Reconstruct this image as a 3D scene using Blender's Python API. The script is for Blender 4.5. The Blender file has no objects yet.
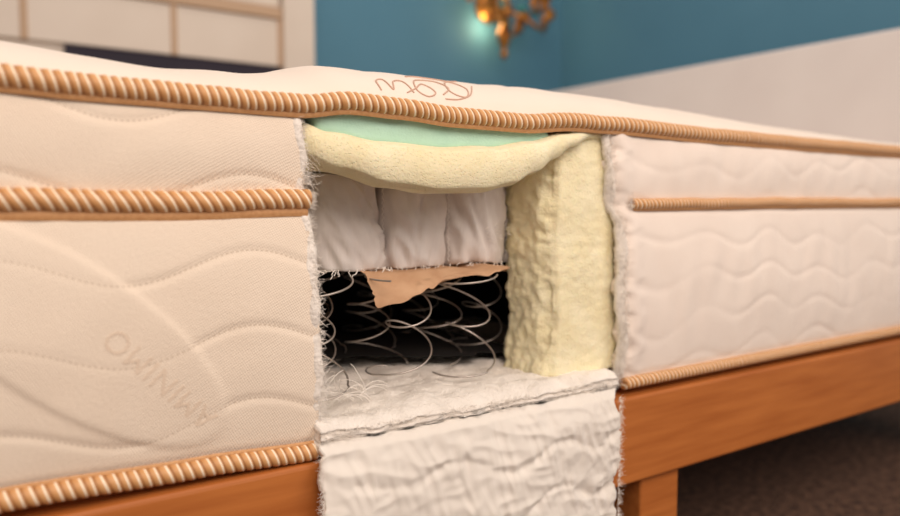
import bpy, bmesh, math, random
from math import sin, cos, pi, sqrt, exp
from mathutils import Vector, noise
random.seed(7)
scene = bpy.context.scene
COL = scene.collection

# ------------------------------------------------------------------ helpers
def lin(r, g, b):
    f = lambda c: ((c/255+0.055)/1.055)**2.4 if c/255 > 0.04045 else c/255/12.92
    return (f(r), f(g), f(b), 1)

def interp(pts, x):
    if x <= pts[0][0]: return pts[0][1]
    for (a, va), (b, vb) in zip(pts, pts[1:]):
        if x <= b:
            t = (x-a)/(b-a); t = t*t*(3-2*t)
            return va+(vb-va)*t
    return pts[-1][1]

def nz(x, y, z, s=1.0):
    return noise.noise(Vector((x*s, y*s, z*s)))

def empty(name, loc=(0, 0, 0)):
    e = bpy.data.objects.new(name, None); COL.objects.link(e); e.location = loc
    e.empty_display_size = 0.1
    return e

def add_mesh(name, verts, faces, mat, parent=None, smooth=True, attr=None):
    me = bpy.data.meshes.new(name)
    me.from_pydata(verts, [], faces); me.update()
    if smooth: me.polygons.foreach_set('use_smooth', [True]*len(me.polygons))
    if attr:
        for k, vals in attr.items():
            a = me.attributes.new(k, 'FLOAT', 'POINT'); a.data.foreach_set('value', vals)
    me.materials.append(mat)
    o = bpy.data.objects.new(name, me); COL.objects.link(o)
    if parent: o.parent = parent
    return o

def grid(name, nx, ny, fn, mat, parent=None, flip=False, thick=0):
    v = [fn(i/(nx-1), j/(ny-1)) for j in range(ny) for i in range(nx)]
    f = []
    for j in range(ny-1):
        for i in range(nx-1):
            q = (j*nx+i, j*nx+i+1, (j+1)*nx+i+1, (j+1)*nx+i)
            f.append(q[::-1] if flip else q)
    o = add_mesh(name, v, f, mat, parent)
    if thick:
        m = o.modifiers.new('thickness', 'SOLIDIFY'); m.thickness = thick; m.offset = -1
    return o

def dense_box(name, n, fn, mat, parent=None):
    nx, ny, nzz = n
    idx = {}; verts = []; faces = []
    def vid(i, j, k):
        key = (i, j, k)
        if key not in idx:
            idx[key] = len(verts); verts.append(fn(i/nx, j/ny, k/nzz))
        return idx[key]
    for i in range(nx):
        for j in range(ny):
            faces.append((vid(i, j, 0), vid(i, j+1, 0), vid(i+1, j+1, 0), vid(i+1, j, 0)))
            faces.append((vid(i, j, nzz), vid(i+1, j, nzz), vid(i+1, j+1, nzz), vid(i, j+1, nzz)))
    for i in range(nx):
        for k in range(nzz):
            faces.append((vid(i, 0, k), vid(i+1, 0, k), vid(i+1, 0, k+1), vid(i, 0, k+1)))
            faces.append((vid(i, ny, k), vid(i, ny, k+1), vid(i+1, ny, k+1), vid(i+1, ny, k)))
    for j in range(ny):
        for k in range(nzz):
            faces.append((vid(0, j, k), vid(0, j, k+1), vid(0, j+1, k+1), vid(0, j+1, k)))
            faces.append((vid(nx, j, k), vid(nx, j+1, k), vid(nx, j+1, k+1), vid(nx, j, k+1)))
    return add_mesh(name, verts, faces, mat, parent)

def box(name, x0, x1, y0, y1, z0, z1, mat, parent=None, bevel=0.003):
    v = [(x, y, z) for z in (z0, z1) for y in (y0, y1) for x in (x0, x1)]
    f = [(0, 2, 3, 1), (4, 5, 7, 6), (0, 1, 5, 4), (2, 6, 7, 3), (0, 4, 6, 2), (1, 3, 7, 5)]
    o = add_mesh(name, v, f, mat, parent, smooth=False)
    if bevel:
        m = o.modifiers.new('bevel', 'BEVEL'); m.width = bevel; m.segments = 3
    return o

def curves(name, paths, rad, mat, parent=None, res=2, radii=None):
    cu = bpy.data.curves.new(name, 'CURVE'); cu.dimensions = '3D'
    cu.bevel_depth = rad; cu.bevel_resolution = res; cu.use_fill_caps = True
    for k, p in enumerate(paths):
        s = cu.splines.new('POLY'); s.points.add(len(p)-1)
        for q, pt in zip(s.points, p): q.co = (pt[0], pt[1], pt[2], 1)
        if radii:
            for i, q in enumerate(s.points): q.radius = radii(i/(len(p)-1))
        s.use_smooth = True
    cu.materials.append(mat)
    o = bpy.data.objects.new(name, cu); COL.objects.link(o)
    if parent: o.parent = parent
    return o

def lathe(name, prof, center, mat, parent=None, seg=24):
    v = []; f = []
    for r, z in prof:
        for i in range(seg):
            a = 2*pi*i/seg; v.append((center[0]+r*cos(a), center[1]+r*sin(a), center[2]+z))
    for j in range(len(prof)-1):
        for i in range(seg):
            f.append((j*seg+i, j*seg+(i+1) % seg, (j+1)*seg+(i+1) % seg, (j+1)*seg+i))
    f.append(tuple(range(seg))[::-1]); f.append(tuple((len(prof)-1)*seg+i for i in range(seg)))
    return add_mesh(name, v, f, mat, parent)

# ------------------------------------------------------------------ materials
def new_mat(name, col, rough=0.8, metal=0.0, sheen=0.0, sss=0.0):
    m = bpy.data.materials.new(name); m.use_nodes = True
    b = m.node_tree.nodes['Principled BSDF']
    b.inputs['Base Color'].default_value = col
    b.inputs['Roughness'].default_value = rough
    b.inputs['Metallic'].default_value = metal
    b.inputs['Sheen Weight'].default_value = sheen
    if sss:
        b.inputs['Subsurface Weight'].default_value = sss
        b.inputs['Subsurface Radius'].default_value = (0.02, 0.014, 0.008)
        b.inputs['Subsurface Scale'].default_value = 0.5
    return m

def math_node(nt, op, a, b=None):
    n = nt.nodes.new('ShaderNodeMath'); n.operation = op
    for i, v in enumerate((a, b)):
        if v is None: continue
        if isinstance(v, (int, float)): n.inputs[i].default_value = v
        else: nt.links.new(v, n.inputs[i])
    return n.outputs[0]

def mix_col(nt, fac, a, b):
    n = nt.nodes.new('ShaderNodeMix'); n.data_type = 'RGBA'
    if isinstance(fac, (int, float)): n.inputs[0].default_value = fac
    else: nt.links.new(fac, n.inputs[0])
    for idx, v in ((6, a), (7, b)):
        if isinstance(v, tuple): n.inputs[idx].default_value = v
        else: nt.links.new(v, n.inputs[idx])
    return n.outputs[2]

def noisy(m, c1, c2, scale, bump=0.3, bscale=None, dist=0.002, stretch=None, detail=6, pores=None):
    nt = m.node_tree; b = nt.nodes['Principled BSDF']
    tc = nt.nodes.new('ShaderNodeTexCoord'); src = tc.outputs['Object']
    if stretch:
        mp = nt.nodes.new('ShaderNodeMapping'); mp.inputs['Scale'].default_value = stretch
        nt.links.new(src, mp.inputs[0]); src = mp.outputs[0]
    n1 = nt.nodes.new('ShaderNodeTexNoise'); n1.inputs['Scale'].default_value = scale; n1.inputs['Detail'].default_value = detail
    nt.links.new(src, n1.inputs['Vector'])
    f = nt.nodes.new('ShaderNodeMapRange'); f.inputs[1].default_value = 0.3; f.inputs[2].default_value = 0.7
    nt.links.new(n1.outputs[0], f.inputs[0])
    c = mix_col(nt, f.outputs[0], c1, c2)
    nt.links.new(c, b.inputs['Base Color'])
    n2 = nt.nodes.new('ShaderNodeTexNoise'); n2.inputs['Scale'].default_value = bscale or scale; n2.inputs['Detail'].default_value = 5
    nt.links.new(src, n2.inputs['Vector'])
    h = n2.outputs[0]
    if pores:      # open cells of the foam
        vo = nt.nodes.new('ShaderNodeTexVoronoi'); vo.inputs['Scale'].default_value = pores
        nt.links.new(src, vo.inputs['Vector'])
        pit = math_node(nt, 'MINIMUM', math_node(nt, 'MULTIPLY', vo.outputs['Distance'], 2.5), 0.8)
        h = math_node(nt, 'ADD', h, pit)
    bp = nt.nodes.new('ShaderNodeBump'); bp.inputs['Strength'].default_value = bump; bp.inputs['Distance'].default_value = dist
    nt.links.new(h, bp.inputs['Height']); nt.links.new(bp.outputs[0], b.inputs['Normal'])
    return m

def fabric(name, col, col2, wave=None, stitch=(0.35, 0.24, 0.14, 1), knit=0.0022, bump=0.35, amt=.40):
    m = new_mat(name, col, 0.9, sheen=0.2)
    nt = m.node_tree; b = nt.nodes['Principled BSDF']
    tc = nt.nodes.new('ShaderNodeTexCoord')
    sp = nt.nodes.new('ShaderNodeSeparateXYZ'); nt.links.new(tc.outputs['Object'], sp.inputs[0])
    X, Y, Z = sp.outputs
    n1 = nt.nodes.new('ShaderNodeTexNoise'); n1.inputs['Scale'].default_value = 14; n1.inputs['Detail'].default_value = 5
    nt.links.new(tc.outputs['Object'], n1.inputs['Vector'])
    c = mix_col(nt, n1.outputs[0], col, col2)
    v = math_node(nt, 'ADD', math_node(nt, 'SINE', math_node(nt, 'MULTIPLY', math_node(nt, 'ADD', X, math_node(nt, 'MULTIPLY', Z, 0.6)), 2*pi/knit)),
                  math_node(nt, 'SINE', math_node(nt, 'MULTIPLY', math_node(nt, 'ADD', math_node(nt, 'SUBTRACT', Z, math_node(nt, 'MULTIPLY', X, 0.5)), Y), 2*pi/(knit*1.1))))
    n2 = nt.nodes.new('ShaderNodeTexNoise'); n2.inputs['Scale'].default_value = 350; n2.inputs['Detail'].default_value = 4
    nt.links.new(tc.outputs['Object'], n2.inputs['Vector'])
    h = math_node(nt, 'ADD', math_node(nt, 'MULTIPLY', v, 0.4), math_node(nt, 'MULTIPLY', n2.outputs[0], 1.5))
    bp = nt.nodes.new('ShaderNodeBump'); bp.inputs['Strength'].default_value = bump; bp.inputs['Distance'].default_value = 0.0006
    nt.links.new(h, bp.inputs['Height']); nt.links.new(bp.outputs[0], b.inputs['Normal'])
    if wave:
        A, lam, s, ph = wave
        w = math_node(nt, 'MULTIPLY', math_node(nt, 'SINE', math_node(nt, 'ADD', math_node(nt, 'MULTIPLY', X, 2*pi/lam), ph)), A)
        d = math_node(nt, 'PINGPONG', math_node(nt, 'SUBTRACT', Z, w), s/2)
        near = math_node(nt, 'LESS_THAN', d, 0.0006)
        dash = math_node(nt, 'GREATER_THAN', math_node(nt, 'SINE', math_node(nt, 'MULTIPLY', X, 2*pi/0.0042)), -0.1)
        mk = math_node(nt, 'MULTIPLY', math_node(nt, 'MULTIPLY', near, dash), amt)
        c = mix_col(nt, mk, c, stitch)
    nt.links.new(c, b.inputs['Base Color'])
    return m

WL = (0.012, 0.19, 0.062, 0.8)
WR = (0.010, 0.15, 0.050, 0.3)
WF = (0.010, 0.13, 0.058, 1.4)
M_left = fabric('border_fabric_cream', lin(244, 230, 213), lin(239, 222, 203), WL, bump=.5)
M_right = fabric('border_fabric_white', lin(247, 236, 226), lin(242, 228, 217))
M_flap = fabric('border_fabric_reverse', lin(248, 242, 234), lin(240, 233, 224), bump=0.6)
M_top = fabric('quilted_top_fabric', lin(243, 230, 218), lin(237, 222, 208))
M_text = new_mat('woven_lettering', lin(230, 211, 191), 0.8)
M_emb = new_mat('embroidery_thread', lin(204, 168, 148), 0.6)
M_tape = noisy(new_mat('tan_tape', lin(200, 150, 105), 0.6), lin(214, 164, 114), lin(196, 142, 92), 300, 0.4, 600, 0.0005)
M_foam = noisy(new_mat('yellow_foam', lin(248, 236, 190), 0.95, sss=0.15), lin(248, 240, 206), lin(240, 229, 188), 30, 0.7, 300, 0.0014, pores=380)
M_mint = noisy(new_mat('mint_foam', lin(180, 220, 190), 0.95), lin(190, 228, 208), lin(178, 218, 198), 40, 0.5, 400, 0.001)
M_pocket = noisy(new_mat('pocket_fabric', lin(215, 205, 200), 0.85), lin(236, 230, 227), lin(225, 217, 213), 25, 0.4, 700, 0.0005)
M_felt = noisy(new_mat('white_felt', lin(240, 232, 224), 1.0), lin(247, 241, 234), lin(232, 225, 217), 45, 0.8, 350, 0.002)
M_fib = new_mat('loose_fibre', lin(250, 244, 237), 0.9)
M_steel = new_mat('spring_steel', lin(190, 182, 176), 0.38, 0.8)
M_kraft = noisy(new_mat('kraft_paper', lin(190, 140, 100), 0.8), lin(206, 168, 134), lin(184, 142, 108), 40, 0.3, 120, 0.001)
M_black = new_mat('black_cavity_shade', lin(20, 15, 14), 1.0)  # painted shade for the inside of the spring cavity
M_wood = noisy(new_mat('varnished_wood', lin(176, 100, 44), 0.4), lin(194, 118, 58), lin(172, 98, 44), 7, 0.08, 40, 0.001, stretch=(1.0, 12, 12))
M_carpet = noisy(new_mat('brown_carpet', lin(70, 50, 40), 1.0), lin(132, 98, 78), lin(66, 46, 37), 60, 1.0, 160, 0.01)
M_teal = noisy(new_mat('teal_paint', lin(66, 130, 146), 0.7), lin(92, 144, 170), lin(87, 139, 165), 3, 0.05, 200, 0.001)
M_headb = noisy(new_mat('white_headboard_paint', lin(226, 214, 206), 0.6), lin(228, 222, 220), lin(223, 216, 214), 6, 0.05, 200, 0.001)
M_white = noisy(new_mat('white_lacquer', lin(226, 212, 196), 0.5), lin(224, 212, 200), lin(218, 205, 192), 5, 0.03, 100, 0.001)
M_beige = new_mat('beige_trim', lin(192, 162, 134), 0.6)
M_navy = new_mat('navy_back_panel', lin(44, 38, 52), 0.8)
M_brass = noisy(new_mat('aged_brass', lin(196, 128, 52), 0.35, 0.8), lin(222, 154, 76), lin(170, 100, 44), 30, 0.3, 80, 0.002)
M_patina = new_mat('turquoise_glass', lin(60, 140, 140), 0.2)
M_amber = new_mat('amber_glass', lin(230, 130, 50), 0.15)
M_candle = new_mat('candle_sleeve', lin(236, 222, 190), 0.6)
M_bulb = new_mat('warm_bulb', (1, .7, .35, 1), 0.3)
M_bulb.node_tree.nodes['Principled BSDF'].inputs['Emission Color'].default_value = (1, .65, .3, 1)
M_bulb.node_tree.nodes['Principled BSDF'].inputs['Emission Strength'].default_value = 8

def cord_mat():
    m = new_mat('braided_cord', lin(200, 150, 100), 0.55)
    nt = m.node_tree; b = nt.nodes['Principled BSDF']
    at = nt.nodes.new('ShaderNodeAttribute'); at.attribute_name = 'rib'
    fr = math_node(nt, 'FRACT', at.outputs['Fac'])
    cr = nt.nodes.new('ShaderNodeValToRGB'); nt.links.new(fr, cr.inputs[0])
    e = cr.color_ramp.elements
    e[0].position = 0; e[0].color = lin(146, 92, 52)
    e[1].position = 1; e[1].color = lin(146, 92, 52)
    for p, c in ((0.12, lin(204, 148, 92)), (0.54, lin(220, 168, 114)), (0.62, lin(252, 240, 218)), (0.74, lin(252, 236, 210)), (0.82, lin(204, 148, 92))):
        k = e.new(p); k.color = c
    nt.links.new(cr.outputs[0], b.inputs['Base Color'])
    n2 = nt.nodes.new('ShaderNodeTexNoise'); n2.inputs['Scale'].default_value = 900
    tc = nt.nodes.new('ShaderNodeTexCoord'); nt.links.new(tc.outputs['Object'], n2.inputs['Vector'])
    bp = nt.nodes.new('ShaderNodeBump'); bp.inputs['Strength'].default_value = 0.3; bp.inputs['Distance'].default_value = 0.0004
    nt.links.new(n2.outputs[0], bp.inputs['Height']); nt.links.new(bp.outputs[0], b.inputs['Normal'])
    return m
M_cord = cord_mat()

# ------------------------------------------------------------------ mattress layout (metres)
X0, X1, YB = -0.15, 1.89, 1.50
CT = [(-.15, .634), (.0375, .634), (.10, .632), (.1755, .6315), (.26, .631), (.309, .637), (.362, .6355), (.419, .632),
      (.5085, .6315), (.58, .637), (.66, .637), (.807, .6345), (1.035, .6335), (1.9, .6335)]
CM = [(-.15, .548), (.04, .5485), (.15, .5475), (.265, .550), (.677, .547), (1.0, .549), (1.9, .550)]
CB = [(-.15, .336), (.04, .336), (.17, .332), (.27, .3275), (.66, .334), (1.9, .334)]
HC = [(-.15, .046), (.04, .040), (.15, .035), (.22, .038), (.32, .046), (.42, .052), (.52, .053), (.62, .049), (.8, .043), (1.05, .034), (1.35, .027), (1.9, .022)]
XL = [(.33, .279), (.36, .273), (.42, .271), (.52, .267), (.56, .262), (.63, .259)]
XR = [(.33, .661), (.38, .660), (.44, .655), (.52, .655), (.55, .643), (.58, .638), (.63, .636)]
def ztop(x): return interp(CT, x)
def zmid(x): return interp(CM, x)
def zbot(x): return interp(CB, x)
def qd(v, s): return abs(((v/s)+.5) % 1-.5)*s
OC, OA, OB, OANG = (.085, .445), .132, .050, -math.radians(40)
def side_y(x, z, wv, left):
    zt, zm, zb = ztop(x), zmid(x), zbot(x)
    if z > zm:
        t = min(1, max(0, (z-zm)/(zt-zm))); b = .007*sin(pi*t)**.7
    else:
        t = min(1, max(0, (z-zb)/(zm-zb))); b = .013*sin(pi*t)**.6
    A, lam, s, ph = wv
    ov = 0
    if left:
        d = qd(z-A*sin(2*pi*x/lam+ph), s)
        dip = .0013*exp(-(d/.0035)**2)
        a = (x-OC[0])*cos(OANG)+(z-OC[1])*sin(OANG); c = -(x-OC[0])*sin(OANG)+(z-OC[1])*cos(OANG)
        r = sqrt((a/OA)**2+(c/OB)**2)
        k = 1/(1+exp(max(-50, min(50, (r-1)*60)))); ov = .0018*k; dip *= 1-.75*k
        w = nz(x, 3, z, 9)*.0022+nz(x, 7, z, 28)*.0009
    else:
        zz = z-A*sin(2*pi*x/lam+ph+2.5*nz(x, 0, z, 3))+nz(x, 8, z, 6)*.022
        d = qd(zz, s)
        dip = .0013*exp(-(d/.005)**2)*(.25+.75*max(0, min(1, .5+1.6*nz(x, 2, z, 7))))
        w = nz(x, 3, z, 9)*.004+nz(x*1.6, 7, z*.7, 24)*.0022
    return -b*min(1, max(0, sin(pi*min(t, 1))*4+.2))+dip-ov+w*sin(pi*t)

mattress = empty('mattress', (0, 0, 0))

def left_pt(s, v):
    z = .33+v*(.636-.33)
    xe = interp(XL, z)+nz(0, 1, z, 60)*.004+nz(0, 5, z, 220)*.0018
    x = X0+(xe-X0)*s
    zz = zbot(x)+v*(ztop(x)-zbot(x))
    y = side_y(x, zz, WL, True)
    return (x, y, zz)
grid('side_border_near', 215, 150, left_pt, M_left, mattress, thick=.007)
def right_pt(s, v):
    z = .33+v*(.636-.33)
    xe = interp(XR, z)+nz(0, 11, z, 55)*.006+nz(0, 15, z, 200)*.003
    x = xe+(X1-xe)*(s**1.5)
    zz = zbot(x)+v*(ztop(x)-zbot(x))
    y = side_y(x, zz, WR, False)+.008*exp(-((x-xe)/.008)**2)-.003*exp(-((x-xe-.02)/.012)**2)
    return (x, y, zz)
grid('side_border_far', 360, 110, right_pt, M_right, mattress, thick=.009)

def top_z(x, y):
    e = min(y, .12, max(0, YB-y))/.12
    z = ztop(x)+interp(HC, x)*sqrt(max(0, 1-(1-e)**2))
    z += (nz(x, y, 0, 7)*.005+nz(x, y, 2, 22)*.0022)*e
    z -= .003*exp(-(qd(y-.02*sin(x*2*pi/.19), .085)/.007)**2)*(1 if e > .3 else 0)
    return z
def top_pt(s, v):
    x = X0+(X1-X0)*s
    if v < .4: y = .12*(v/.4)**1.5
    else: y = .12+(YB-.24)*(v-.4)/.5 if v < .9 else YB-.12+.12*(1-(1-(v-.9)/.1)**1.5)
    return (x, y, top_z(x, y))
grid('quilted_top', 420, 90, top_pt, M_top, mattress, thick=.006)

v = [(X0, 0, .33), (X1, 0, .33), (X1, YB, .33), (X0, YB, .33), (X0, 0, .634), (X1, 0, .634), (X1, YB, .634), (X0, YB, .634)]
add_mesh('end_and_rear_borders', v, [(0, 3, 2, 1), (1, 2, 6, 5), (2, 3, 7, 6), (3, 0, 4, 7)], M_right, mattress, smooth=False)

# ------------------------------------------------------------------ cords
def cord(name, zf, x0, x1, r, pitch, yc=-.005, lean=.35, wob=.0):
    n = int((x1-x0)/(pitch/9)); seg = 14
    V = []; F = []; A = []
    for i in range(n+1):
        x = x0+(x1-x0)*i/n; zc = zf(x)+nz(x, 0, r*900, 25)*wob
        for j in range(seg):
            a = 2*pi*j/seg
            p = x/pitch+lean*sin(a)+nz(x, 2, 0, 12)*.5+nz(x, 9, 0, 70)*.25
            rr = r*(.89+.11*abs(sin(pi*p))**.6)
            if i in (0, n): rr *= .5
            V.append((x, yc+rr*cos(a), zc+rr*sin(a))); A.append(p+1000)
    for i in range(n):
        for j in range(seg):
            F.append((i*seg+j, (i+1)*seg+j, (i+1)*seg+(j+1) % seg, i*seg+(j+1) % seg))
    F.append(tuple(range(seg))); F.append(tuple(n*seg+j for j in range(seg))[::-1])
    add_mesh(name, V, F, M_cord, mattress, attr={'rib': A})
def tape(name, zf, x0, x1, off, h, side):
    def fn(s, v):
        x = x0+(x1-x0)*s; z = zf(x)+off-h*v
        return (x, -.0055-.0015*sin(pi*v)+nz(x, 4, 0, 60)*.0006, z)
    grid(name, int((x1-x0)/.006), 5, fn, M_tape, mattress, flip=True)
cord('top_piping', ztop, X0, X1, .0084, .0076, wob=.001)
cord('middle_piping_near', zmid, X0, .268, .0086, .0086, wob=.001, lean=.6)
cord('middle_piping_far', zmid, .672, X1, .0066, .0066, wob=.001)
cord('bottom_piping_near', zbot, X0, .272, .0080, .0078)
cord('bottom_piping_far', zbot, .664, X1, .0074, .0070)
tape('top_tape', ztop, X0, X1, -.005, .0070, 0)
tape('middle_tape_near', zmid, X0, .266, -.006, .0088, 0)
tape('middle_tape_far', zmid, .676, X1, -.003, .0060, 0)
tape('bottom_tape_near', zbot, X0, .271, .010, .004, 0)

# faint lettering woven on near border
fc = bpy.data.curves.new('tmp_text', 'FONT'); fc.body = 'AMINIMO'; fc.size = .024; fc.space_character = 1.1
to = bpy.data.objects.new('tmp_text', fc); COL.objects.link(to)
bpy.context.view_layer.update()
tm = bpy.data.meshes.new_from_object(to.evaluated_get(bpy.context.evaluated_depsgraph_get()))
bm = bmesh.new(); bm.from_mesh(tm)
bmesh.ops.subdivide_edges(bm, edges=bm.edges[:], cuts=1)
ang = pi-math.radians(47)
for vv in bm.verts:
    a, b_ = vv.co.x, vv.co.y
    x = .184+a*cos(ang)-b_*sin(ang); z = .374+a*sin(ang)+b_*cos(ang)
    vv.co = (x, side_y(x, z, WL, True)-.0004, z)
me = bpy.data.meshes.new('woven_lettering'); bm.to_mesh(me); bm.free(); me.materials.append(M_text)
o = bpy.data.objects.new('woven_lettering', me); COL.objects.link(o); o.parent = mattress
bpy.data.objects.remove(to)

# embroidered scroll on the top: a hand-drawn leaf-and-loop flourish
def smooth_path(ctrl, n=12):
    out = []
    P = [ctrl[0]]+ctrl+[ctrl[-1]]
    for i in range(1, len(P)-2):
        for k in range(n):
            t = k/n
            out.append(tuple(.5*((2*P[i][d])+(-P[i-1][d]+P[i+1][d])*t+(2*P[i-1][d]-5*P[i][d]+4*P[i+1][d]-P[i+2][d])*t*t
                                 + (-P[i-1][d]+3*P[i][d]-3*P[i+1][d]+P[i+2][d])*t**3) for d in (0, 1)))
    out.append(ctrl[-1]); return out
paths = []
for ctrl in ([(.346, .006), (.347, .018), (.356, .022), (.360, .008), (.367, .020), (.378, .022), (.382, .007)],
             [(.374, .006), (.388, .013), (.402, .024), (.410, .012), (.398, .006), (.388, .012), (.400, .034), (.424, .040), (.432, .022), (.418, .010)],
             [(.396, .046), (.416, .058), (.442, .050), (.456, .026), (.446, .010), (.430, .016), (.440, .040), (.464, .054)],
             [(.418, .006), (.436, .007), (.454, .014), (.470, .034)]):
    paths.append([(x, y, top_z(x, y)+.0005) for x, y in smooth_path(ctrl)])
curves('embroidered_scroll', paths, .0008, M_emb, mattress)

# ------------------------------------------------------------------ foam layers in the opening
ZT = [(.20, .620), (.262, .619), (.29, .611), (.34, .604), (.40, .601), (.46, .604), (.52, .612), (.57, .624), (.60, .630), (.67, .630)]
ZB = [(.20, .592), (.262, .588), (.30, .575), (.35, .561), (.40, .556), (.45, .557), (.49, .564), (.52, .576), (.55, .592), (.58, .607), (.61, .618), (.67, .621)]
YF = [(.20, .016), (.256, .014), (.275, -.002), (.34, -.011), (.43, -.018), (.52, -.012), (.58, -.003), (.63, .006), (.645, .016), (.67, .018)]
def topper(s, u, w):
    x = .20+.47*s; yf = interp(YF, x); y = yf+(.36-yf)*u**1.6
    k = min(1, max(0, (y-.02)/.06))
    zt = interp(ZT, x)*(1-k)+.612*k; zb = interp(ZB, x)*(1-k)+.578*k
    rnd = max(0, 1-(y-yf)/.010)      # rounded nose
    zc = (zt+zb)/2; z = zc+(zt-zb)*(w-.5)*(1-.20*rnd)
    if u == 0: y -= .004*(1-(2*w-1)**2)
    return (x, y+nz(x, y, z, 25)*.001, z+nz(x, y, z+3, 20)*.001)
dense_box('yellow_foam_topper', (100, 44, 14), topper, M_foam, mattress)
def mint(s, u, w):
    x = .278+.27*s; y = .002+.3*u+.003*nz(x, 0, w, 30)
    k = min(1, max(0, (y-.02)/.06)); zt = interp(ZT, x)*(1-k)+.612*k
    return (x, y, (zt-.004)+(.642-zt)*w)
dense_box('mint_foam_layer', (50, 10, 5), mint, M_mint, mattress)
def edge_block(s, u, w):
    z = .352+.270*w
    xl = .558+.010*(w-.5)+.003*sin(w*7)
    x = xl+(.70-xl)*s; y = .010+.070*u
    cr = max(0, 1-s*10)*max(0, 1-u*4)
    tear = max(0, nz(5, 1, z, 35))*.010+max(0, nz(5, 7, z, 110))*.004
    x += (.006+tear)*cr; y += (.006+tear*.6)*cr
    y -= .005*sin(pi*min(1, s*1.2))*(1-u)
    if s < .02:
        x += nz(0, y, z, 28)*.006+nz(0, y, z, 90)*.003+nz(0, y, z, 200)*.0014
    else:
        y += nz(x, 3, z, 130)*.0008*(1-u)
    y += nz(x, 0, z, 20)*.0025+(nz(x, 9, z, 90)*.003*(1 if u > .5 else .25))
    if u > .98: y += (.004*abs(sin(z*110))+nz(0, 0, z, 60)*.004)*(1 if s < .2 else 0)
    return (x, y, z)
dense_box('yellow_foam_edge_support', (44, 34, 130), edge_block, M_foam, mattress)
def edge_block2(s, u, w):
    z = .352+.235*w; x = .16+.088*s; y = .012+.070*u
    return (x+(nz(x, y, z, 60)*.003 if s > .9 else 0), y, z)
dense_box('yellow_foam_edge_support_near', (6, 8, 30), edge_block2, M_foam, mattress)

# ------------------------------------------------------------------ pocket springs (fabric barrels)
V = []; F = []
def barrel(cx, cy, seed):
    base = len(V); seg, n = 96, 40
    for j in range(n+1):
        w = j/n; z = .478+.098*w
        pr = .0430*(1-.10*abs(2*w-1)**5)
        for i in range(seg):
            a = 2*pi*i/seg; c, s = cos(a), sin(a)
            k = (abs(c)**3+abs(s)**3)**(-1/3)
            f1 = 1-abs(nz(c*1.2+w*1.3, seed, s+w*.5, 2.2))*2.2
            f2 = 1-abs(nz(c*2+w*.6+5, seed, s*2-w, 2.6))*2.4
            fold = (f1-.5)*.0056+(f2-.5)*.0028
            fold -= .004*exp(-((a-4.62+.55*(w-.5)*cos(seed*3))/.09)**2)*(.3+w*.7)
            fold *= 1-.5*w**6
            r = pr*k+fold
            sk = .010*(w-.5)*sin(seed*2.1)-.004*(w-.5)
            V.append((cx+r*c+sk, cy+r*s, z+nz(c, s, seed, 1.5)*(.004 if j < 2 else .002)))
    for j in range(n):
        for i in range(seg):
            F.append((base+j*seg+i, base+j*seg+(i+1) % seg, base+(j+1)*seg+(i+1) % seg, base+(j+1)*seg+i))
    F.append(tuple(base+i for i in range(seg))[::-1]); F.append(tuple(base+n*seg+i for i in range(seg)))
for r in range(3):
    for c in range(5):
        barrel(.2655+.0835*c, .113+.083*r, r*5+c+1.3)
add_mesh('pocket_spring_unit', V, F, M_pocket, mattress)
paths = []
for sx in (.307, .3905, .474, .5575):
    p = []
    for i in range(30):
        z = .482+.09*i/29
        p.append((sx+.0012*(-1)**i, .0835, z))
    paths.append(p)
for k in range(3):
    p = []
    for i in range(9):
        p.append((.515+.012*k+.003*(-1)**i+.001*i, .0665-.0005*k, .520-.0022*i+.004*k))
    paths.append(p)
for k in range(60):
    x = random.uniform(.30, .55); q = Vector((x, random.uniform(.068, .078), .480)); p = [tuple(q)]
    for i in range(4):
        q = q+Vector((random.uniform(-.003, .003), random.uniform(-.002, .001), random.uniform(-.003, .0005))); p.append(tuple(q))
    paths.append(p)
curves('pocket_seams', paths, .00045, M_fib, mattress, 1)

def kraft(s, v):
    x = .356+.182*s
    low = interp([(0, .442), (.10, .446), (.35, .459), (.6, .468), (1, .474)], s)
    zt = .4765+.003*nz(x, 0, 4, 40)
    if v < .5:
        t = v/.5; return (x, .30-.24*t, zt+nz(x, t, 0, 30)*.001)
    t = (v-.5)/.5
    return (x+.008*t*(1-s)+.003*nz(t, x, 0, 60), .06-.016*t+.008*sin(x*60)*t, zt+(low-zt)*t+nz(x, t, 3, 60)*.004*t)
grid('kraft_paper_sheet', 50, 28, kraft, M_kraft, mattress)

# ------------------------------------------------------------------ open coil springs
paths = []
for r in range(4):
    for c in range(3 if r == 0 else 4):
        cx, cy = .310+.078*c+random.uniform(-.008, .008)+.02*(r % 2), .060+.086*r+random.uniform(-.008, .008)
        ph = random.uniform(0, 6.28); tx, ty = random.uniform(-.018, .018), random.uniform(-.010, .010)
        p = []; turns = 2.4; n = 110
        for i in range(n+1):
            t = i/n; a = ph+2*pi*turns*t
            rad = .022+.017*abs(2*t-1)**1.3
            if t < .12 or t > .88: rad = .037
            zz = .364+.110*(t-sin(4*pi*t)/(4*pi)*.5)+.006*sin(a)
            p.append((cx+rad*cos(a)+tx*sin(pi*t), cy+rad*sin(a)+ty*sin(pi*t), zz))
        paths.append(p)
for r in range(2, 4):
    p = []
    for i in range(420):
        x = .26+.33*i/419; a = x*2*pi/.010
        p.append((x, .092+.086*(r-1)+.0045*cos(a), .472+.0045*sin(a)))
    paths.append(p)
curves('open_coil_springs', paths, .0010, M_steel, mattress, 2)
paths = []
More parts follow.
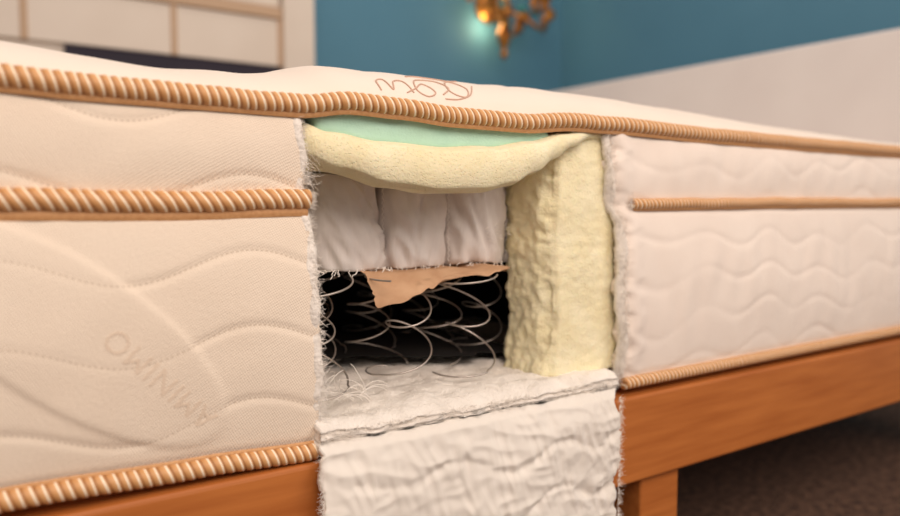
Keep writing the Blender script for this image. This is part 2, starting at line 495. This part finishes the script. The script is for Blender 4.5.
for k in range(26):
    q = Vector((.285+random.uniform(0, .06), .02+random.uniform(0, .05), .362)); p = [tuple(q)]
    d = Vector((random.uniform(-.3, 1), random.uniform(-.3, .3), random.uniform(.2, 1))).normalized()
    for i in range(7):
        d = (d+Vector((random.uniform(-.2, .2), 0, -.22))).normalized(); q = q+d*.005; p.append(tuple(q))
    paths.append(p)
curves('torn_felt_threads', paths, .0003, M_fib, mattress, 1)

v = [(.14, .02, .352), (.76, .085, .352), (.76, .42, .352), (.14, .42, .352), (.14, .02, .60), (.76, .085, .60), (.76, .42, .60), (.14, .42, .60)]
add_mesh('core_shade_walls', v, [(1, 2, 6, 5), (2, 3, 7, 6), (3, 0, 4, 7)], M_black, mattress, smooth=False)  # added black sheets, stand in for the deep shade behind the coils
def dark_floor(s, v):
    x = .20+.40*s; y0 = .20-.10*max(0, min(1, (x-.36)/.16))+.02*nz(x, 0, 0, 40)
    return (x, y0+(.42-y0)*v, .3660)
grid('core_floor_shade', 60, 6, dark_floor, M_black, mattress)  # black sheet paints shade over the back of the felt floor

# ------------------------------------------------------------------ felt pad + hanging flap
def felt(s, u, w):
    xa = .270; xb = .640
    x = xa+(xb-xa)*s
    y = -.019+.42*u**1.4+(nz(x, 0, 3, 22)*.005+nz(x, 0, 3, 60)*.003)*(1-u)
    if s in (0, 1): x += nz(0, y, w, 60)*.004
    z = .336+.018*w+(nz(x, y, 0, 14)*.006+nz(x, y, 1, 50)*.003+nz(x, y, 1, 120)*.0012)*w
    z -= .011*w*max(0, 1-u*9)**1.5          # feathered lip
    if u == 0: y += .005*abs(2*w-1)+nz(x, w, 0, 40)*.004+nz(x, w, 0, 120)*.003
    return (x, y, z)
dense_box('felt_pad', (190, 100, 6), felt, M_felt, mattress)

PR = [(0, .05, .337), (.10, -.004, .3375), (.14, -.018, .336), (.19, -.028, .328), (.26, -.033, .308), (.5, -.036, .235), (1.0, -.032, .085)]
def flap(s, v):
    for a, b_ in zip(PR, PR[1:]):
        if v <= b_[0]+1e-9:
            t = (v-a[0])/(b_[0]-a[0]); y = a[1]+(b_[1]-a[1])*t; z = a[2]+(b_[2]-a[2])*t; break
    k = min(1, max(0, (v-.10)/.12)); k = k*k*(3-2*k)
    xl = .2665+nz(0, 3, z, 50)*.006+nz(0, 3, z, 230)*.002; xr = .640-.012*k+nz(4, 0, z, 45)*.008+nz(4, 0, z, 200)*.003
    x = xl+(xr-xl)*s
    A, lam, sp, ph = WF
    d = qd(z-A*sin(2*pi*x/lam+ph+2*nz(x, 0, z, 5))+.02*nz(x, 4, z, 8), sp)
    near = exp(-(d/.014)**2)
    pucker = (1-abs(nz(x*3.2+z, 0, z*.9, 26))*2.2)
    cross = (1-abs(nz(x*.7-z*.8, 6, z*2.0+x*.5, 30))*2.4)
    drape = .006*sin(x*2*pi/.16+1+3*nz(0, 2, z, 4))*max(0, v-.15)
    y += (.0026*exp(-(d/.006)**2)-nz(x, 0, z, 11)*.006-pucker*.0026*(.45+.55*near)-cross*.0016-nz(x, 5, z, 60)*.0014-nz(x, 5, z, 140)*.0006)*k+drape
    y += .002*k
    return (x, y, z+nz(x, 9, v, 30)*.002*(1-k))
grid('hanging_border_flap', 240, 210, flap, M_flap, mattress, thick=.006, flip=True)

# ------------------------------------------------------------------ batting rolls + loose fibres on the cut edges
def roll(name, pts, r, mat, seed):
    V = []; F = []; seg = 12; n = len(pts)
    for i, p in enumerate(pts):
        for j in range(seg):
            a = 2*pi*j/seg
            rr = r*(1+nz(p[2]+p[0], cos(a)*.01, seed, 45)*.8+nz(p[2], sin(a)*.02, seed+3, 160)*.25)
            V.append((p[0]+rr*cos(a), p[1]+rr*sin(a)*.8, p[2]))
    for i in range(n-1):
        for j in range(seg):
            F.append((i*seg+j, i*seg+(j+1) % seg, (i+1)*seg+(j+1) % seg, (i+1)*seg+j))
    F.append(tuple(range(seg))); F.append(tuple((n-1)*seg+j for j in range(seg)))
    add_mesh(name, V, F, mat, mattress)
roll('batting_edge_near', [(interp(XL, z)-.001, .003+side_y(.26, z, WL, True), z) for z in [.338+.285*i/120 for i in range(121)]], .0048, M_felt, 1)
roll('batting_edge_far', [(interp(XR, z)+.001, .006+side_y(.66, z, WR, False), z) for z in [.345+.28*i/120 for i in range(121)]], .0064, M_felt, 8)

paths = []
def fibre(p, d, L, curl):
    q = [Vector(p)]; dv = Vector(d).normalized()
    for i in range(4):
        dv = (dv+Vector((random.uniform(-1, 1), random.uniform(-1, 1), random.uniform(-1, 1)))*curl).normalized()
        q.append(q[-1]+dv*L/4)
    paths.append([tuple(k) for k in q])
for i in range(1200):
    z = random.uniform(.335, .628); x = interp(XL, z)
    fibre((x+random.uniform(-.004, .003), side_y(.25, z, WL, True)+random.uniform(-.001, .006), z), (1, -.3, random.uniform(-.8, .3)), random.uniform(.003, .011), .7)
for i in range(2200):
    z = random.uniform(.338, .630); x = interp(XR, z)
    fibre((x+random.uniform(-.003, .008), side_y(.68, z, WR, False)+random.uniform(-.002, .007), z), (-1, -.7, random.uniform(-.6, .4)), random.uniform(.003, .012), .7)
for i in range(1000):
    z = random.uniform(.10, .33); sd = random.random() < .5
    fibre((.266 if sd else .628, -.033, z), (-1 if sd else 1, -.2, random.uniform(-.6, .3)), random.uniform(.003, .010), .7)
for i in range(2200):
    x = random.uniform(.27, .64)
    fibre((x, -.016, random.uniform(.333, .346)), (random.uniform(-.6, .6), -1, random.uniform(-.9, .3)), random.uniform(.003, .009), .7)
for i in range(900):
    x = random.uniform(.275, .635); y = random.uniform(-.01, .10)
    fibre((x, y, .352), (random.uniform(-1, 1), random.uniform(-1, 1), .5), random.uniform(.004, .008), .6)
for i in range(120):
    x = random.uniform(.262, .60)
    fibre((x, -.004, ztop(x)-.009), (random.uniform(-.6, .6), -.3, -1), random.uniform(.002, .005), .4)
for i in range(90):
    fibre((.267, -.006, random.uniform(.543, .557)), (1, -.4, random.uniform(-.8, .5)), random.uniform(.004, .010), .5)
    fibre((.674, -.006, random.uniform(.541, .553)), (-1, -.4, random.uniform(-.8, .8)), random.uniform(.006, .014), .5)
for i in range(30):
    fibre((.268, -.001, random.uniform(.56, .60)), (1, .2, -.5), random.uniform(.008, .02), .5)
    fibre((.275, -.001, random.uniform(.37, .40)), (.8, .2, random.uniform(-.8, .2)), random.uniform(.01, .03), .4)
curves('frayed_fibres', paths, .00022, M_fib, mattress, 0, radii=lambda t: 1-.6*t)

# ------------------------------------------------------------------ bed frame
bed = empty('bed_frame', (0, 0, 0))
box('side_rail', -.22, 1.90, -.013, .022, .213, .319, M_wood, bed, .004)
box('side_rail_rear', -.22, 1.90, 1.49, 1.525, .213, .319, M_wood, bed, .004)
box('foot_rail', -.25, -.215, -.013, 1.525, .213, .319, M_wood, bed, .004)
for i, (x, y) in enumerate([(-.245, .0), (.70, .0), (1.80, .0), (-.245, 1.465), (.70, 1.465), (1.80, 1.465)]):
    box('leg_%d' % (i+1), x, x+.071, y-.004, y+.044, 0, .2135, M_wood, bed, .004)
for i in range(14):
    x = -.15+i*.148
    box('slat_%d' % (i+1), x, min(x+.07, 1.89), .015, 1.50, .300, .318, M_wood, bed, .002)
hb = empty('headboard', (0, 0, 0))
box('panel', 1.905, 1.955, -.06, 1.58, .20, .965, M_headb, hb, .008)
box('post_1', 1.905, 1.955, -.05, .02, 0, .2, M_headb, hb, .004)
box('post_2', 1.905, 1.955, 1.50, 1.57, 0, .2, M_headb, hb, .004)

# ------------------------------------------------------------------ room
box('floor', -2.2, 2.7, -2.2, 2.3, -.05, 0, M_carpet, None, 0)
box('wall_back', -2.2, 2.6, 2.2, 2.3, 0, 2.5, M_teal, None, 0)
box('wall_right', 2.6, 2.7, -2.2, 2.3, 0, 2.5, M_teal, None, 0)
box('baseboard_back', 1.14, 2.6, 2.185, 2.2, 0, .10, M_white, None, .003)
box('baseboard_right', 2.585, 2.6, -2.2, 2.185, 0, .10, M_white, None, .003)

cab = empty('white_cabinet', (0, 0, 0))
cy = 1.90
box('carcass', -.60, 1.02, cy+.02, 2.195, .0, 1.75, M_white, cab, .003)
box('side_column', 1.018, 1.133, cy-.02, 2.195, 0, 1.75, M_white, cab, .005)
box('navy_niche', .34, 1.015, cy+.005, cy+.022, .70, 1.026, M_navy, cab, 0)
xs = [-.58, -.20, .235, .655, 1.012]
for i, (a, b_) in enumerate(zip(xs, xs[1:])):
    box('drawer_front_%d' % (i+1), a+.006, b_-.006, cy, cy+.02, 1.024, 1.182, M_white, cab, .003)
    box('upper_door_%d' % (i+1), a+.004, b_-.004, cy, cy+.02, 1.225, 1.72, M_white, cab, .003)
    box('lower_door_%d' % (i+1), a+.006, b_-.006, cy, cy+.02, .06, .66, M_white, cab, .003)
    box('divider_%d' % (i+1), b_-.010, b_+.010, cy-.004, cy+.02, 1.024, 1.19, M_beige, cab, .002)
box('rail_upper', -.58, 1.016, cy-.010, cy+.02, 1.185, 1.222, M_beige, cab, .003)
box('rail_lower', -.58, 1.016, cy-.006, cy+.02, .665, .70, M_beige, cab, .003)

# ------------------------------------------------------------------ sconce
sx, sy = 2.135, 2.10
K = 1.30
sc = empty('wall_sconce', (sx*(1-K), 2.2*(1-K), 1.225*(1-K)-.03)); sc.scale = (K, K, K)
lathe('finial_stem', [(.002, 1.225), (.010, 1.232), (.014, 1.245), (.007, 1.258), (.012, 1.268), (.022, 1.29), (.026, 1.31), (.014, 1.335),
                      (.010, 1.35), (.024, 1.37), (.030, 1.39), (.018, 1.42), (.011, 1.45), (.016, 1.50), (.028, 1.53), (.012, 1.57), (.010, 1.64), (.018, 1.66), (.003, 1.69)],
      (sx, sy, 0), M_brass, sc)
bp_ = lathe('back_plate', [(.002, 0), (.05, .0), (.055, .006), (.045, .014), (.02, .02), (.014, .08)], (0, 0, 0), M_brass, sc)
bp_.rotation_euler = (pi/2, 0, 0); bp_.location = (sx, 2.199, 1.42)
arms = []; leaves_v = []; leaves_f = []
def leaf(base, d, L, W):
    d = Vector(d).normalized(); side = d.cross(Vector((0, 1, 0))).normalized(); b0 = len(leaves_v)
    for i in range(7):
        t = i/6; w = W*sin(pi*min(1, t*.95+.05))**.8
        c = Vector(base)+d*L*t+Vector((0, -.02*sin(pi*t), -.01*t*t))
        leaves_v.extend([tuple(c-side*w), tuple(c+Vector((0, -.005, 0))), tuple(c+side*w)])
    for i in range(6):
        k = b0+i*3
        leaves_f.extend([(k, k+1, k+4, k+3), (k+1, k+2, k+5, k+4)])
for k, sg in enumerate((-1, 1)):
    p = []
    for i in range(40):
        t = i/39
        p.append((sx+sg*(.17*t), sy-.03-.05*sin(pi*t), 1.38-.065*sin(pi*t*1.1)+.05*t*t+.02*sin(2*pi*t)))
    arms.append(p)
    q = []
    for i in range(40):
        a = i/39*3.2*pi; r = .034*(1-i/55)
        q.append((sx+sg*(.105+r*cos(a)), sy-.055, 1.415+r*sin(a)))
    arms.append(q)
    ex, ey, ez = p[-1]
    lathe('cup_%d' % (k+1), [(.004, -.02), (.01, -.012), (.012, 0), (.034, .012), (.04, .02), (.02, .022), (.012, .03)], (ex, ey, ez), M_brass, sc)
    lathe('candle_%d' % (k+1), [(.011, .02), (.011, .10)], (ex, ey, ez), M_candle, sc, 16)
    lathe('bulb_%d' % (k+1), [(.006, .10), (.014, .115), (.015, .13), (.008, .155), (.002, .17)], (ex, ey, ez), M_bulb, sc, 16)
    lathe('amber_drop_%d' % (k+1), [(.001, -.062), (.010, -.052), (.014, -.04), (.006, -.026), (.002, -.018)], (ex, ey, ez), M_amber, sc, 12)
    lathe('glass_drop_%d' % (k+1), [(.001, -.05), (.010, -.04), (.012, -.03), (.004, -.012)], (ex-sg*.055, ey, ez-.02), M_patina, sc, 12)
    lathe('glass_bead_%d' % (k+1), [(.001, -.02), (.014, -.008), (.014, .008), (.001, .02)], (sx+sg*.045, sy-.04, 1.395), M_patina, sc, 12)
    leaf((sx+sg*.02, sy-.03, 1.34), (sg*1, 0, .9), .09, .018)
    leaf((sx+sg*.01, sy-.03, 1.30), (sg*.6, 0, 1.0), .08, .016)
    leaf((sx+sg*.11, sy-.07, 1.35), (sg*1, 0, 1.1), .08, .016)
    leaf((sx+sg*.10, sy-.07, 1.37), (sg*.3, 0, -1), .05, .014)
    leaf((sx+sg*.02, sy-.02, 1.44), (sg*.8, 0, 1.2), .10, .018)
curves('scroll_arms', arms, .007, M_brass, sc, 3)
add_mesh('acanthus_leaves', leaves_v, leaves_f, M_brass, sc)

# ------------------------------------------------------------------ lights
def area(name, loc, target, size, power, col):
    l = bpy.data.lights.new(name, 'AREA'); l.size = size; l.energy = power; l.color = col
    o = bpy.data.objects.new(name, l); COL.objects.link(o); o.location = loc
    o.rotation_euler = (Vector(target)-Vector(loc)).to_track_quat('-Z', 'Y').to_euler()
area('key_softbox', (-.1, -1.5, 1.9), (.4, 0, .45), 1.3, 31, (1, .84, .72))
area('fill_softbox', (1.5, -1.8, 1.7), (1.0, 0, .3), 1.3, 23, (1, .86, .76))
area('ceiling_light', (1.0, 1.1, 2.45), (1.0, 1.0, 0), 1.4, 13, (1, .86, .74))
for sg in (-1, 1):
    l = bpy.data.lights.new('sconce_light', 'POINT'); l.energy = 3.4; l.color = (1, .78, .42); l.shadow_soft_size = .02
    o = bpy.data.objects.new('sconce_light', l); COL.objects.link(o); o.location = (sx+sg*.17, sy-.03, 1.58)
    o.parent = sc
l = bpy.data.lights.new('sconce_wash', 'POINT'); l.energy = .8; l.color = (1, .84, .46); l.shadow_soft_size = .03
o = bpy.data.objects.new('sconce_wash', l); COL.objects.link(o); o.location = (sx-.03, 2.145, 1.35); o.parent = sc
w = bpy.data.worlds.new('room_ambient'); scene.world = w; w.use_nodes = True
w.node_tree.nodes['Background'].inputs[0].default_value = (1, .88, .80, 1)
w.node_tree.nodes['Background'].inputs[1].default_value = .37
scene.view_settings.view_transform = 'Standard'

# ------------------------------------------------------------------ camera
cam = bpy.data.cameras.new('camera'); co = bpy.data.objects.new('camera', cam); COL.objects.link(co)
co.location = (0, -.61, .545)
pt = math.radians(4.04)
co.rotation_euler = Vector((.566*cos(pt), .824*cos(pt), -sin(pt))).to_track_quat('-Z', 'Y').to_euler()
cam.lens = 30; cam.sensor_width = 36; cam.clip_start = .01
cam.dof.use_dof = True; cam.dof.focus_distance = .72; cam.dof.aperture_fstop = 2.7
scene.camera = co
